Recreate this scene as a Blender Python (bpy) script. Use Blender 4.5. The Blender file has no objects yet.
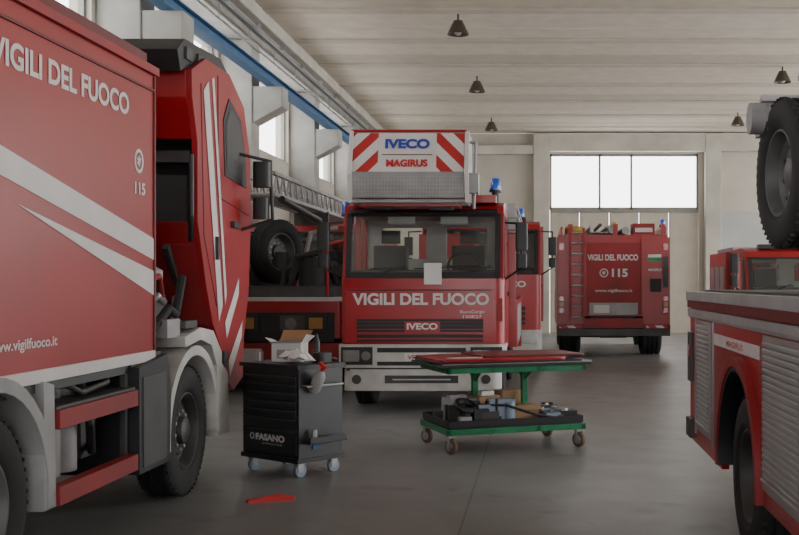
import bpy,bmesh,math,random
from mathutils import Vector,Matrix
R=random.Random(3)
pi=math.pi
# ---------------------------------------------------------------- materials
MC={}
def mat(name,col,rough=.5,metal=0.,var=.12,scale=3.,bump=0.,bscale=40.,coat=0.,emis=0.,dirt=None):
    if name in MC: return MC[name]
    m=bpy.data.materials.new(name); m.use_nodes=True
    nt=m.node_tree; N=nt.nodes; L=nt.links
    p=N['Principled BSDF']
    p.inputs['Roughness'].default_value=rough; p.inputs['Metallic'].default_value=metal
    p.inputs['Coat Weight'].default_value=coat; p.inputs['Coat Roughness'].default_value=.15
    tc=N.new('ShaderNodeTexCoord')
    n=N.new('ShaderNodeTexNoise'); n.inputs['Scale'].default_value=scale; n.inputs['Detail'].default_value=6
    L.new(tc.outputs['Object'],n.inputs['Vector'])
    cr=N.new('ShaderNodeValToRGB')
    cr.color_ramp.elements[0].position=.3; cr.color_ramp.elements[1].position=.7
    d=dirt or tuple(c*(1-var) for c in col)
    cr.color_ramp.elements[0].color=(*d,1)
    cr.color_ramp.elements[1].color=(*[min(1,c*(1+var*.5)) for c in col],1)
    L.new(n.outputs['Fac'],cr.inputs['Fac']); L.new(cr.outputs['Color'],p.inputs['Base Color'])
    mr=N.new('ShaderNodeMapRange'); mr.inputs['To Min'].default_value=max(0,rough-.07); mr.inputs['To Max'].default_value=min(1,rough+.1)
    L.new(n.outputs['Fac'],mr.inputs['Value']); L.new(mr.outputs['Result'],p.inputs['Roughness'])
    if bump:
        n2=N.new('ShaderNodeTexNoise'); n2.inputs['Scale'].default_value=bscale; n2.inputs['Detail'].default_value=5
        L.new(tc.outputs['Object'],n2.inputs['Vector'])
        b=N.new('ShaderNodeBump'); b.inputs['Strength'].default_value=bump; b.inputs['Distance'].default_value=.01
        L.new(n2.outputs['Fac'],b.inputs['Height']); L.new(b.outputs['Normal'],p.inputs['Normal'])
    if emis:
        p.inputs['Emission Color'].default_value=(*col,1); p.inputs['Emission Strength'].default_value=emis
    MC[name]=m; return m
RED=mat('red_paint',(.32,.006,.010),.34,var=.18,scale=1.5,coat=.2)
RED2=mat('red_paint_dusty',(.27,.011,.014),.48,var=.25,scale=2)
DRED=mat('dark_red',(.13,.008,.01),.5)
WHT=mat('white_decal',(.60,.57,.56),.5,var=.08)
CRM=mat('cream_paint',(.50,.49,.47),.5,var=.22,scale=4)
GRYP=mat('light_grey_plastic',(.32,.32,.32),.5,var=.25)
BLK=mat('black_plastic',(.012,.012,.014),.45)
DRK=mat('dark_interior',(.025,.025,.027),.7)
INT=mat('cab_interior_grey',(.42,.42,.40),.8)
RUB=mat('rubber',(.018,.018,.019),.75,bump=.3,bscale=60,var=.3)
RIM=mat('rim_grey',(.12,.12,.12),.5,.2,var=.3)
STL=mat('steel',(.36,.36,.36),.45,.6,var=.2)
DST=mat('dark_steel',(.075,.075,.075),.5,.5,var=.3)
ALU=mat('shutter_aluminium',(.34,.35,.35),.45,.3,var=.1)
GRN=mat('green_paint',(.01,.18,.075),.4,var=.3,scale=6)
BLUE=mat('blue_steel',(.04,.12,.24),.6,var=.2)
BLET=mat('blue_lettering',(.02,.05,.35),.5)
RLET=mat('red_lettering',(.5,.02,.02),.5)
BEAC=mat('blue_beacon',(.01,.10,.55),.15,coat=1)
AMB=mat('amber_lens',(.40,.2,.05),.3,coat=.3)
TAIL=mat('red_lens',(.5,.01,.01),.15,coat=1)
HEAD=mat('headlamp',(.30,.30,.29),.15,.5,coat=1)
CARD=mat('cardboard',(.34,.21,.11),.85,var=.15,bump=.2)
CAST=mat('caster_tread',(.13,.085,.055),.7)
PAPR=mat('paper_white',(.66,.66,.65),.8,var=.05)
SEAT=mat('seat_fabric',(.05,.05,.055),.9)
YEL=mat('yellow_hose',(.5,.33,.06),.6)
CONC=mat('concrete',(.50,.47,.41),.85,var=.22,scale=1.2,bump=.25,bscale=12)
CONCD=mat('concrete_column',(.36,.35,.32),.85,var=.25,scale=1.5,bump=.25,bscale=12)
WALLM=mat('wall_plaster',(.52,.48,.41),.9,var=.16,scale=.7,bump=.2,bscale=15)
WALLG=mat('wall_grey',(.44,.44,.43),.85,var=.12,scale=1)
DOORM=mat('door_panel',(.50,.45,.37),.6,var=.08)
FRM=mat('window_frame_metal',(.25,.24,.22),.5,.3)
CEILM=mat('ceiling_concrete',(.64,.58,.48),.9,var=.10,scale=2.5,bump=.3,bscale=8)
CEIL2=mat('ceiling_concrete_dark',(.53,.47,.38),.9,var=.10,scale=2.5,bump=.3,bscale=8)
CEIL3=mat('ceiling_joint',(.33,.29,.23),.9,var=.1)
GRN2=mat('green_sticker',(.02,.25,.1),.5)
def glassmat():
    m=bpy.data.materials.new('cab_glass'); m.use_nodes=True; nt=m.node_tree; N=nt.nodes; L=nt.links
    N.remove(N['Principled BSDF']); o=N['Material Output']
    t=N.new('ShaderNodeBsdfTransparent'); t.inputs[0].default_value=(.90,.94,.93,1)
    g=N.new('ShaderNodeBsdfGlossy'); g.inputs['Roughness'].default_value=.06; g.inputs[0].default_value=(.8,.85,.84,1)
    f=N.new('ShaderNodeFresnel'); f.inputs['IOR'].default_value=1.9
    x=N.new('ShaderNodeMixShader'); L.new(f.outputs[0],x.inputs[0]); L.new(t.outputs[0],x.inputs[1]); L.new(g.outputs[0],x.inputs[2])
    L.new(x.outputs[0],o.inputs['Surface']); return m
GLS=glassmat()
def stripemat(name,sgn,k,c1=(.60,.57,.56),c2=(.40,.02,.02)):
    m=bpy.data.materials.new(name); m.use_nodes=True; nt=m.node_tree; N=nt.nodes; L=nt.links; p=N['Principled BSDF']
    p.inputs['Roughness'].default_value=.4
    tc=N.new('ShaderNodeTexCoord'); s=N.new('ShaderNodeSeparateXYZ'); L.new(tc.outputs['Object'],s.inputs[0])
    a=N.new('ShaderNodeMath'); a.operation='MULTIPLY_ADD'; a.inputs[1].default_value=sgn
    L.new(s.outputs['X'],a.inputs[0]); L.new(s.outputs['Z'],a.inputs[2])
    b=N.new('ShaderNodeMath'); b.operation='MULTIPLY'; b.inputs[1].default_value=k; L.new(a.outputs[0],b.inputs[0])
    f=N.new('ShaderNodeMath'); f.operation='FRACT'; L.new(b.outputs[0],f.inputs[0])
    g=N.new('ShaderNodeMath'); g.operation='GREATER_THAN'; g.inputs[1].default_value=.5; L.new(f.outputs[0],g.inputs[0])
    x=N.new('ShaderNodeMix'); x.data_type='RGBA'; x.inputs[6].default_value=(*c1,1); x.inputs[7].default_value=(*c2,1)
    L.new(g.outputs[0],x.inputs[0]); L.new(x.outputs[2],p.inputs['Base Color']); return m
STA=stripemat('stripe_rw_a',-1,3.1); STB=stripemat('stripe_rw_b',1,3.1)
STY=stripemat('stripe_rear',1,3)
def floormat():
    m=bpy.data.materials.new('polished_concrete_floor'); m.use_nodes=True; nt=m.node_tree; N=nt.nodes; L=nt.links; p=N['Principled BSDF']
    tc=N.new('ShaderNodeTexCoord')
    n=N.new('ShaderNodeTexNoise'); n.inputs['Scale'].default_value=.6; n.inputs['Detail'].default_value=9; n.inputs['Roughness'].default_value=.68
    L.new(tc.outputs['Object'],n.inputs['Vector'])
    cr=N.new('ShaderNodeValToRGB'); cr.color_ramp.elements[0].position=.3; cr.color_ramp.elements[1].position=.7
    cr.color_ramp.elements[0].color=(.162,.166,.168,1); cr.color_ramp.elements[1].color=(.235,.238,.238,1)
    L.new(n.outputs['Fac'],cr.inputs['Fac'])
    br=N.new('ShaderNodeTexBrick'); br.offset=0; br.inputs['Scale'].default_value=1; br.inputs['Brick Width'].default_value=5.7; br.inputs['Row Height'].default_value=5.7
    br.inputs['Mortar Size'].default_value=.010; br.inputs['Color1'].default_value=(1,1,1,1); br.inputs['Color2'].default_value=(1,1,1,1); br.inputs['Mortar'].default_value=(.6,.6,.6,1)
    mp=N.new('ShaderNodeMapping'); mp.inputs['Location'].default_value=(-1.1,1.5,0); L.new(tc.outputs['Object'],mp.inputs[0]); L.new(mp.outputs[0],br.inputs['Vector'])
    mx=N.new('ShaderNodeMix'); mx.data_type='RGBA'; mx.blend_type='MULTIPLY'; mx.inputs[0].default_value=1
    L.new(cr.outputs[0],mx.inputs[6]); L.new(br.outputs['Color'],mx.inputs[7])
    n3=N.new('ShaderNodeTexNoise'); n3.inputs['Scale'].default_value=1.9; n3.inputs['Detail'].default_value=5; n3.inputs['Distortion'].default_value=.6; L.new(tc.outputs['Object'],n3.inputs['Vector'])
    c3=N.new('ShaderNodeValToRGB'); c3.color_ramp.elements[0].position=.26; c3.color_ramp.elements[1].position=.38
    c3.color_ramp.elements[0].color=(.68,.67,.66,1); c3.color_ramp.elements[1].color=(1,1,1,1); L.new(n3.outputs['Fac'],c3.inputs['Fac'])
    m2=N.new('ShaderNodeMix'); m2.data_type='RGBA'; m2.blend_type='MULTIPLY'; m2.inputs[0].default_value=1
    L.new(mx.outputs[2],m2.inputs[6]); L.new(c3.outputs[0],m2.inputs[7]); L.new(m2.outputs[2],p.inputs['Base Color'])
    n2=N.new('ShaderNodeTexNoise'); n2.inputs['Scale'].default_value=2.2; n2.inputs['Detail'].default_value=8; L.new(tc.outputs['Object'],n2.inputs['Vector'])
    mr=N.new('ShaderNodeMapRange'); mr.inputs['To Min'].default_value=.30; mr.inputs['To Max'].default_value=.5; L.new(n2.outputs['Fac'],mr.inputs['Value']); L.new(mr.outputs[0],p.inputs['Roughness'])
    return m
FLR=floormat()
# ---------------------------------------------------------------- builder
class B:
    def __init__(s,name,bev=.008):
        s.bm=bmesh.new(); s.mats=[]; s.name=name; s.M=Matrix(); s.bev=bev; s.txt=[]
    def mi(s,m):
        if m not in s.mats: s.mats.append(m)
        return s.mats.index(m)
    def add(s,vs,fs,m):
        i=s.mi(m); v=[s.bm.verts.new(s.M@Vector(p)) for p in vs]
        for f in fs:
            try:
                q=s.bm.faces.new([v[k] for k in f]); q.material_index=i
            except ValueError: pass
    def box(s,x0,x1,y0,y1,z0,z1,m):
        s.add([(x0,y0,z0),(x1,y0,z0),(x1,y1,z0),(x0,y1,z0),(x0,y0,z1),(x1,y0,z1),(x1,y1,z1),(x0,y1,z1)],
              [(0,3,2,1),(4,5,6,7),(0,1,5,4),(1,2,6,5),(2,3,7,6),(3,0,4,7)],m)
    def prism(s,pts,a0,a1,m,ax='x'):
        f={'x':lambda p,a:(a,p[0],p[1]),'y':lambda p,a:(p[0],a,p[1]),'z':lambda p,a:(p[0],p[1],a)}[ax]
        n=len(pts)
        s.add([f(p,a0) for p in pts]+[f(p,a1) for p in pts],[tuple(range(n)),tuple(range(2*n-1,n-1,-1))]+[(i,(i+1)%n,n+(i+1)%n,n+i) for i in range(n)],m)
    def poly(s,pts,m): s.add(pts,[tuple(range(len(pts)))],m)
    def lathe(s,prof,c,ax,m,n=28,closed=False):
        ax=Vector(ax).normalized(); u=ax.orthogonal().normalized(); w=ax.cross(u); c=Vector(c)
        vs=[];fs=[];k=len(prof)
        for j in range(n):
            a=2*pi*j/n; d=u*math.cos(a)+w*math.sin(a)
            for r,h in prof: vs.append(c+ax*h+d*max(r,.0005))
        for j in range(n):
            j2=(j+1)%n
            for i in range(k if closed else k-1):
                i2=(i+1)%k; fs.append((j*k+i,j*k+i2,j2*k+i2,j2*k+i))
        if not closed:
            fs.append(tuple(j*k for j in range(n))); fs.append(tuple(j*k+k-1 for j in range(n)))
        s.add(vs,fs,m)
    def cyl(s,p0,p1,r,m,n=16,r2=None):
        p0=Vector(p0);p1=Vector(p1); s.lathe([(r,0),(r if r2 is None else r2,(p1-p0).length)],p0,p1-p0,m,n)
    def tube(s,pts,r,m,n=8):
        for a,b in zip(pts[:-1],pts[1:]): s.cyl(a,b,r,m,n)
        for p in pts[1:-1]: s.ball(p,r*1.02,m,8,5)
    def ball(s,c,r,m,n=16,k=8,sc=1):
        s.lathe([(r*math.sin(pi*i/k),-r*sc*math.cos(pi*i/k)) for i in range(k+1)],c,(0,0,1),m,n)
    def beam(s,p0,p1,w,h,m):
        p0=Vector(p0);p1=Vector(p1); d=(p1-p0).normalized(); up=Vector((0,0,1)) if abs(d.z)<.95 else Vector((0,1,0))
        sd=d.cross(up).normalized()*w/2; u=sd.cross(d).normalized()*h/2
        s.add([p0-sd-u,p0+sd-u,p0+sd+u,p0-sd+u,p1-sd-u,p1+sd-u,p1+sd+u,p1-sd+u],[(0,1,2,3),(7,6,5,4),(0,4,5,1),(1,5,6,2),(2,6,7,3),(3,7,4,0)],m)
    def wheel(s,c,R_,w,ax,rim=RIM,convex=False):
        R0=R_
        prof=[(.57*R0,.34*w),(.60*R0,.42*w),(.66*R0,.49*w),(.80*R0,.5*w),(.91*R0,.47*w),(.97*R0,.41*w),(R0,.34*w)]
        for g in (.2,.0,-.2): prof+=[(R0,g*w+.05*w),(.965*R0,g*w+.04*w),(.965*R0,g*w-.04*w),(R0,g*w-.05*w)]
        prof+=[(R0,-.34*w),(.95*R0,-.45*w),(.8*R0,-.5*w),(.6*R0,-.42*w),(.57*R0,-.3*w)]
        s.lathe(prof,c,ax,RUB,44,True)
        h=.25*w if convex else .02*w
        s.lathe([(.56*R0,-.38*w),(.59*R0,.42*w),(.56*R0,.43*w),(.53*R0,.32*w),(.50*R0,.12*w),(.42*R0,h*.4),(.36*R0,h),(.22*R0,h),(.20*R0,h+.14*w),(.12*R0,h+.2*w),(0,h+.2*w)],c,ax,rim,36)
        A=Vector(ax).normalized(); u=A.orthogonal().normalized(); v=A.cross(u)
        for i in range(10):
            a=2*pi*i/10; p=Vector(c)+A*(h)+(u*math.cos(a)+v*math.sin(a))*.29*R0
            s.cyl(p,p+A*.05*w,.03*R0,STL,8)
            p=Vector(c)+A*(h*.4+.005)+(u*math.cos(a+.3)+v*math.sin(a+.3))*.44*R0
            s.cyl(p,p+A*.02*w,.035*R0,BLK,10)
        for i in range(52):
            a=2*pi*i/52; d=u*math.cos(a)+v*math.sin(a)
            for sg in (1,-1):
                p=Vector(c)+d*R0*.985+A*sg*.36*w
                s.beam(p-A*.05*w,p+A*.07*w,.035*R0,.045*R0,RUB) 
    def text(s,t,loc,h,face,m,width=None,ext=.003,bold=.0):
        s.txt.append((t,Vector(loc),h,face,m,width,ext,bold,s.M.copy()))
    def done(s,smooth=True):
        bm=s.bm
        bmesh.ops.recalc_face_normals(bm,faces=bm.faces)
        xs=[v.co.x for v in bm.verts];ys=[v.co.y for v in bm.verts];zs=[v.co.z for v in bm.verts]
        o=Vector(((min(xs)+max(xs))/2,(min(ys)+max(ys))/2,min(zs)))
        for v in bm.verts: v.co-=o
        me=bpy.data.meshes.new(s.name); bm.to_mesh(me); bm.free()
        for m in s.mats: me.materials.append(m)
        ob=bpy.data.objects.new(s.name,me); bpy.context.collection.objects.link(ob); ob.location=o
        if smooth:
            me.polygons.foreach_set('use_smooth',[True]*len(me.polygons)); me.set_sharp_from_angle(angle=math.radians(32))
        if s.bev:
            b=ob.modifiers.new('bevel','BEVEL'); b.width=s.bev; b.segments=2; b.limit_method='ANGLE'; b.angle_limit=math.radians(40); b.use_clamp_overlap=True
        for i,(t,loc,h,face,m,width,ext,bold,M) in enumerate(s.txt):
            cu=bpy.data.curves.new('t','FONT'); cu.body=t; cu.size=1; cu.align_x='CENTER'; cu.align_y='CENTER'; cu.extrude=0; cu.offset=bold
            to=bpy.data.objects.new('t',cu); bpy.context.collection.objects.link(to)
            bpy.context.view_layer.update()
            tm=bpy.data.meshes.new_from_object(to.evaluated_get(bpy.context.evaluated_depsgraph_get()))
            bpy.data.objects.remove(to)
            vx=[v.co.x for v in tm.vertices];vy=[v.co.y for v in tm.vertices]
            cx=(min(vx)+max(vx))/2;cy=(min(vy)+max(vy))/2;W=max(vx)-min(vx);H=max(vy)-min(vy)
            sy=h/H; sx=(width/W) if width else sy
            X,Y={'f':(Vector((1,0,0)),Vector((0,0,1))),'r':(Vector((0,1,0)),Vector((0,0,1))),'l':(Vector((0,-1,0)),Vector((0,0,1)))}[face] if isinstance(face,str) else face
            for v in tm.vertices:
                p=loc+X*(v.co.x-cx)*sx+Y*(v.co.y-cy)*sy
                v.co=(M@p)-o
            tm.materials.clear(); tm.materials.append(m)
            lo=bpy.data.objects.new('lettering_%d'%(i+1),tm); bpy.context.collection.objects.link(lo); lo.parent=ob
        return ob
def arc(cy,cz,r,a0,a1,n=14):
    return [(cy+r*math.cos(math.radians(a0+(a1-a0)*i/n)),cz+r*math.sin(math.radians(a0+(a1-a0)*i/n))) for i in range(n+1)]
def rrect(x0,x1,y0,y1,r,rb=.02):
    p=[]
    p+=arc(x0+r,y0+r,r,180,270,6); p+=arc(x1-r,y0+r,r,270,360,6)
    p+=[(x1,y1-rb),(x1-rb,y1),(x0+rb,y1),(x0,y1-rb)]
    return p
def simplebox(name,x0,x1,y0,y1,z0,z1,m,bev=0):
    b=B(name,bev); b.box(x0,x1,y0,y1,z0,z1,m); return b.done(False)
# ---------------------------------------------------------------- room
XL=-5.9; XR=14.; YB=37.8; YF=-5.; ZC=6.8
simplebox('floor',XL-.3,XR+.3,YF-6,YB+.3,-.15,0,FLR)
cols=[y for y in [3.6-5.7,3.6,9.3,15,20.7,26.4,32.1]]
b=B('wall_left',0)
b.box(XL-.3,XL,YF,YB,0,4.5,WALLM); b.box(XL-.3,XL,YF,YB,6.05,ZC,WALLM)
for y in cols+[37.6]: b.box(XL-.3,XL,y-.4,y+.4,4.5,6.05,WALLM)
b.done(False)
for y in cols:
    b=B('concrete_column',.02)
    b.box(XL+.002,-5.3,y-.28,y+.28,0,6.19,CONCD)
    b.prism([(-5.3,4.65),(-4.75,4.95),(-4.75,5.33),(-5.3,5.33)],y-.25,y+.25,CONCD,'y')
    b.done(False)
b=B('roof_girder',.02)
b.box(XL,-5.35,YF,YB,6.2,6.8,CONCD); b.box(XL,-5.15,YF,YB,6.55,6.8,CONC); b.done(False)
b=B('crane_rail_beam',.003)
b.box(-5.04,-4.86,YF,YB,5.33,5.35,BLUE); b.box(-4.96,-4.94,YF,YB,5.35,5.5,BLUE); b.box(-5.04,-4.86,YF,YB,5.5,5.52,BLUE); b.box(-4.97,-4.93,YF,YB,5.52,5.56,DST)
b.done(False)
b=B('wall_conduit_pipes',0)
for x,z,r in((-5.2,6.38,.04),(-5.1,6.2,.03),(-5.28,6.05,.025)): b.cyl((x,YF,z),(x,YB,z),r,DST if r==.03 else STL,10)
y=YF+.5
while y<YB: b.box(-5.3,-5.08,y-.012,y+.012,6.34,6.42,STL); b.box(-5.3,-5.28,y-.012,y+.012,6.05,6.4,STL); y+=1.9
b.done()
for i,y in enumerate(cols):
    w=B('window_%d'%(i+2),0)
    y0=y+.4;y1=min(y+5.3,YB-.3)
    for a,c in((y0,y0+.06),(y1-.06,y1),((y0+y1)/2-.04,(y0+y1)/2+.04)): w.box(XL-.16,XL-.08,a,c,4.5,6.05,FRM)
    for z in(4.5,5.99): w.box(XL-.16,XL-.08,y0,y1,z,z+.06,FRM)
    w.done(False)
wx0,wx1,wz0,wz1=.33,5.4,4.2,6.1
simplebox('wall_back',XL,wx0,YB,YB+.3,0,ZC,WALLM); simplebox('wall_back',wx1,XR,YB,YB+.3,0,ZC,WALLM); simplebox('wall_back',wx0,wx1,YB,YB+.3,wz1,ZC,WALLM)
simplebox('trim_1',6.15,XR,YB-.05,YB,0,4.1,WALLG)
simplebox('trim_2',XL,-.2,YB-.35,YB,6.05,6.35,CONC)
b=B('wall_pilasters',.02)
for x in(-5.6,.05,5.85,11.55): b.box(x-.27,x+.27,YB-.4,YB-.05,0,ZC-.05,CONC)
b.box(.32,5.58,YB-.38,YB-.05,6.15,6.75,CONC); b.box(6.12,11.2,YB-.38,YB-.05,6.15,6.75,CONC)
b.done(False)
w=B('window_1',0)
for x in(.33,2.0,3.08,5.33): w.box(x,x+.07,YB+.05,YB+.13,wz0,wz1,FRM)
for z in(wz0,wz1-.08): w.box(wx0,wx1,YB+.05,YB+.13,z,z+.08,FRM)
w.done(False)
w=B('door_1',.004)
for i in range(5):
    x=wx0+i*1.014; w.box(x+.01,x+1.004,YB+.04,YB+.1,0,wz0-.1,DOORM)
    w.box(x+.01,x+.05,YB+.0,YB+.04,0,wz0-.1,FRM)
w.box(wx0+.01,wx1-.01,YB-.02,YB+.2,wz0-.1,wz0,FRM); w.done(False)
b=B('ceiling',.01)
b.box(XL-.3,XR+.3,YF,YB+.3,ZC+.12,ZC+.3,CEIL3)
y=YB
i=0
while y>YF+2.6:
    b.box(XL-.3,XR+.3,y-1.25,y-.0,ZC+.0,ZC+.12,CEILM)
    b.box(XL-.3,XR+.3,y-1.62,y-1.28,ZC-.03,ZC+.12,CEIL2)
    b.box(XL-.3,XR+.3,y-2.56,y-1.65,ZC+.0,ZC+.12,CEILM if i%2 else CEIL2)
    b.box(XL-.3,XR+.3,y-2.6,y-2.56,ZC+.07,ZC+.12,CEIL3)
    y-=2.6; i+=1
b.done(False)
b=B('wall_right',0)  # unseen wall; bays left open deep, closed near camera, to steer daylight
b.box(XR,XR+.3,YF,YB,6.45,ZC,WALLM)
yy=[-2.1,3.6,9.3,15,20.7,26.4,32.1]
for y in yy+[37.5]: b.box(XR,XR+.3,y-.25,y+.25,0,6.45,WALLM)
for y in yy: b.box(XR,XR+.3,y+.25,min(y+5.45,37.3),4.3,4.5,WALLM)
b.box(XR,XR+.3,YF,3.4,0,4.3,WALLM)
b.done(False)
b=B('wall_front',0)  # unseen wall behind camera; openings narrowed to cut daylight on near trucks
b.box(XL-.3,XR+.3,YF-.3,YF,4.6,ZC,WALLM)
b.box(XL-.3,-2.5,YF-.3,YF,0,4.6,WALLM); b.box(2.5,6,YF-.3,YF,0,4.6,WALLM); b.box(11,XR+.3,YF-.3,YF,0,4.6,WALLM)
b.done(False)
LAMP=mat('lamp_enamel',(.07,.055,.04),.4)
LIN=mat('lamp_inside',(.35,.33,.28),.5)
for X,Y in((-1.55,21),(-1.55,27.3),(-1.5,34.2),(5.68,26),(5.9,33.1),(5.7,19.5)):
    b=B('pendant_lamp',0)
    b.cyl((X,Y,6.6),(X,Y,6.79),.02,DST,8); b.cyl((X,Y,6.55),(X,Y,6.66),.09,DST,16)
    b.lathe([(.09,.22),(.12,.17),(.17,.06),(.21,-.02),(.20,-.02),(.15,.05),(.02,.14)],(X,Y,6.42),(0,0,1),LAMP,28)
    b.ball((X,Y,6.45),.07,LIN); b.done()
# ---------------------------------------------------------------- helpers
def lattice(b,x0,x1,y0,y1,z0,z1,m,step=.35,r=.02):
    for x in(x0,x1):
        for z in(z0,z1): b.beam((x,y0,z),(x,y1,z),r*2,r*2,m)
        n=int((y1-y0)/step)
        for i in range(n):
            a=y0+i*step; b.beam((x,a,z0),(x,a+step/2,z1),r,r,m); b.beam((x,a+step/2,z1),(x,a+step,z0),r,r,m)
    n=int((y1-y0)/.3)
    for i in range(n+1): b.cyl((x0,y0+i*.3,z0),(x1,y0+i*.3,z0),r*.7,m,8)
def cab(b,x0,x1,yf,zb,zw,zt,dep,red,low=None):
    sl=.22
    b.prism(rrect(x0,x1,yf,yf+dep,.12),zb,zw-.04,red,'z')
    xa,xb=x0+.02,x1-.02
    b.prism([(yf+.03,zw-.06),(yf+.14,zw-.06),(yf+sl+.09,zt-.14),(yf+sl,zt-.14)],xa,xa+.09,red)
    b.prism([(yf+.03,zw-.06),(yf+.14,zw-.06),(yf+sl+.09,zt-.14),(yf+sl,zt-.14)],xb-.09,xb,red)
    b.prism([(yf+sl-.03,zt-.16),(yf+sl+.02,zt-.06),(yf+sl+.15,zt-.01),(yf+sl+.5,zt+.02),(yf+dep-.1,zt),(yf+dep,zt-.05),(yf+dep,zt-.16)],xa,xb,red)
    for xx in(xa,xb-.06):
        b.box(xx,xx+.06,yf+dep*.62,yf+dep*.62+.12,zw-.05,zt-.15,red)
        b.box(xx,xx+.06,yf+dep-.12,yf+dep,zw-.05,zt-.15,red)
    h_=zt-.15-zw
    b.box(xa,xb,yf+dep-.06,yf+dep,zw-.05,zw+h_*.3,INT); b.box(xa,xb,yf+dep-.06,yf+dep,zt-.15-h_*.15,zt-.15,INT)
    for q in(0,.44,.86): b.box(xa+(xb-xa)*q,xa+(xb-xa)*(q+.14),yf+dep-.06,yf+dep,zw+h_*.3,zt-.15-h_*.15,INT)
    b.box(xa+.06,xb-.06,yf+sl+.1,yf+dep-.1,zt-.18,zt-.16,INT)
    b.poly([(xa+.06,yf+.035,zw-.02),(xb-.06,yf+.035,zw-.02),(xb-.06,yf+sl-.0,zt-.15),(xa+.06,yf+sl-.0,zt-.15)],GLS)
    g=lambda t:(yf+.02+(sl-.04)*t)
    def band(xp,xq,t0,t1):
        z0=zw-.02+(zt-.15-zw+.02)*t0; z1=zw-.02+(zt-.15-zw+.02)*t1
        b.poly([(xp,g(t0)-.002,z0),(xq,g(t0)-.002,z0),(xq,g(t1)-.002,z1),(xp,g(t1)-.002,z1)],BLK)
    band(xa+.05,xb-.05,-.03,.07); band(xa+.05,xb-.05,.94,1.0); band(xa+.04,xa+.11,0,1); band(xb-.11,xb-.04,0,1)
    for xx in(xa+.01,xb-.01):
        b.poly([(xx,yf+.2,zw-.03),(xx,yf+dep-.1,zw-.03),(xx,yf+dep-.1,zt-.15),(xx,yf+sl+.12,zt-.15)],GLS)
    b.prism([(yf+.16,zw-.1),(yf+.18,zw+.05),(yf+.45,zw+.08),(yf+.6,zw-.05),(yf+.6,zw-.1)],xa+.08,xb-.08,DST)
    W=xb-xa
    for c in(xa+W*.24,xa+W*.76):
        b.prism(rrect(c-.24,c+.24,yf+.95,yf+1.1,.05),zw-.1,zw+.42,SEAT,'z')
        b.prism(rrect(c-.13,c+.13,yf+.97,yf+1.07,.04),zw+.45,zw+.63 if zt-zw>.9 else zw+.5,SEAT,'z')
        b.box(c-.22,c+.22,yf+.6,yf+1.0,zw-.1,zw-.03,SEAT)
    for sgn_,x_ in((0,xa+W*.27),(1,xa+W*.6)): b.box(x_,x_+.36,yf+sl+.02,yf+sl+.05,zt-.3,zt-.19,INT)
    c=xa+W*.74
    b.M=Matrix.Translation((c,yf+.55,zw+.12))@Matrix.Rotation(math.radians(-55),4,'X')
    b.lathe([(.22+.016*math.cos(a*pi/4),.016*math.sin(a*pi/4)) for a in range(8)],(0,0,0),(0,0,1),BLK,24,True)
    b.box(-.2,.2,-.02,.02,-.01,.01,BLK); b.M=Matrix()
    for i in range(3):
        xw=xa+W*(.2+.27*i); b.beam((xw,yf+.0,zw),(xw+.38,yf+.05,zw+.13),.018,.012,BLK); b.beam((xw-.05,yf+.03,zw+.09),(xw+.42,yf+.05,zw+.1),.01,.014,BLK)
    for xx,sg in((x0,-1),(x1,1)):
        b.box(min(xx,xx+sg*.004),max(xx,xx+sg*.004),yf+.32,yf+.335,zb+.1,zw,BLK)
        b.box(min(xx,xx+sg*.03),max(xx,xx+sg*.03),yf+dep*.62,yf+dep*.62+.2,zw-.28,zw-.22,BLK)
def mirrors(b,x0,x1,yf,zw,zt,k=1):
    for xx,sg in((x0,-1),(x1,1)):
        b.tube([(xx,yf+.2,zt-.2),(xx+sg*.22*k,yf+.0,zt-.22),(xx+sg*.22*k,yf,zw+.1),(xx,yf+.2,zw-.05)],.014,BLK)
        a=xx+sg*.22*k
        b.prism(rrect(a-.08*k,a+.08*k,yf-.05,yf+.06,.03),zw+.33,zw+.68,BLK,'z'); b.prism(rrect(a-.07*k,a+.07*k,yf-.04,yf+.05,.03),zw+.1,zw+.28,BLK,'z')
def beacon(b,x,y,z,r=.07):
    b.lathe([(r*1.15,0),(r*1.15,.03),(r,.03),(r*.97,.13),(r*.7,.16),(0,.17)],(x,y,z),(0,0,1),BEAC,20); b.cyl((x,y,z-.03),(x,y,z),r*1.2,BLK,20)
# ---------------------------------------------------------------- LADDER TRUCK (centre)
b=B('ladder_fire_truck',.008)
x0,x1,yf=-2.61,-.46,14.5; cx=(x0+x1)/2
cab(b,x0,x1,yf,.8,1.80,2.78,1.8,RED); mirrors(b,x0,x1,yf,1.8,2.7)
b.box(x0+.12,x1-.12,yf+.12,yf+.5,2.76,2.86,RED)
b.prism([(yf+.10,2.62),(yf+.12,2.66),(yf+.3,2.7),(yf+.3,2.66)],x0+.1,x1-.1,BLK)
b.box(x0+.07,x1-.15,yf-.025,yf+.02,.93,1.62,RED)
b.box(x0+.1,x1-.18,yf-.03,yf-.02,1.60,1.612,BLK)
b.text('VIGILI DEL FUOCO',(cx-.02,yf-.029,1.49),.155,'f',WHT,1.78,bold=.035)
b.box(x0+.22,x1-.28,yf-.032,yf-.02,1.06,1.23,BLK); b.box(x0+.22,x1-.28,yf-.035,yf-.03,1.09,1.10,RED); b.box(x0+.22,x1-.28,yf-.035,yf-.03,1.14,1.15,DRED); b.box(x0+.22,x1-.28,yf-.035,yf-.03,1.19,1.20,DRED)
b.box(x0+.22,x1-.28,yf-.032,yf-.02,.985,1.03,BLK); b.box(x0+.22,x1-.28,yf-.032,yf-.02,.935,.965,BLK)
b.box(cx-.23,cx+.23,yf-.038,yf-.03,1.06,1.2,RED)
b.text('IVECO',(cx,yf-.042,1.135),.085,'f',WHT,.4,bold=.035)
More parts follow.
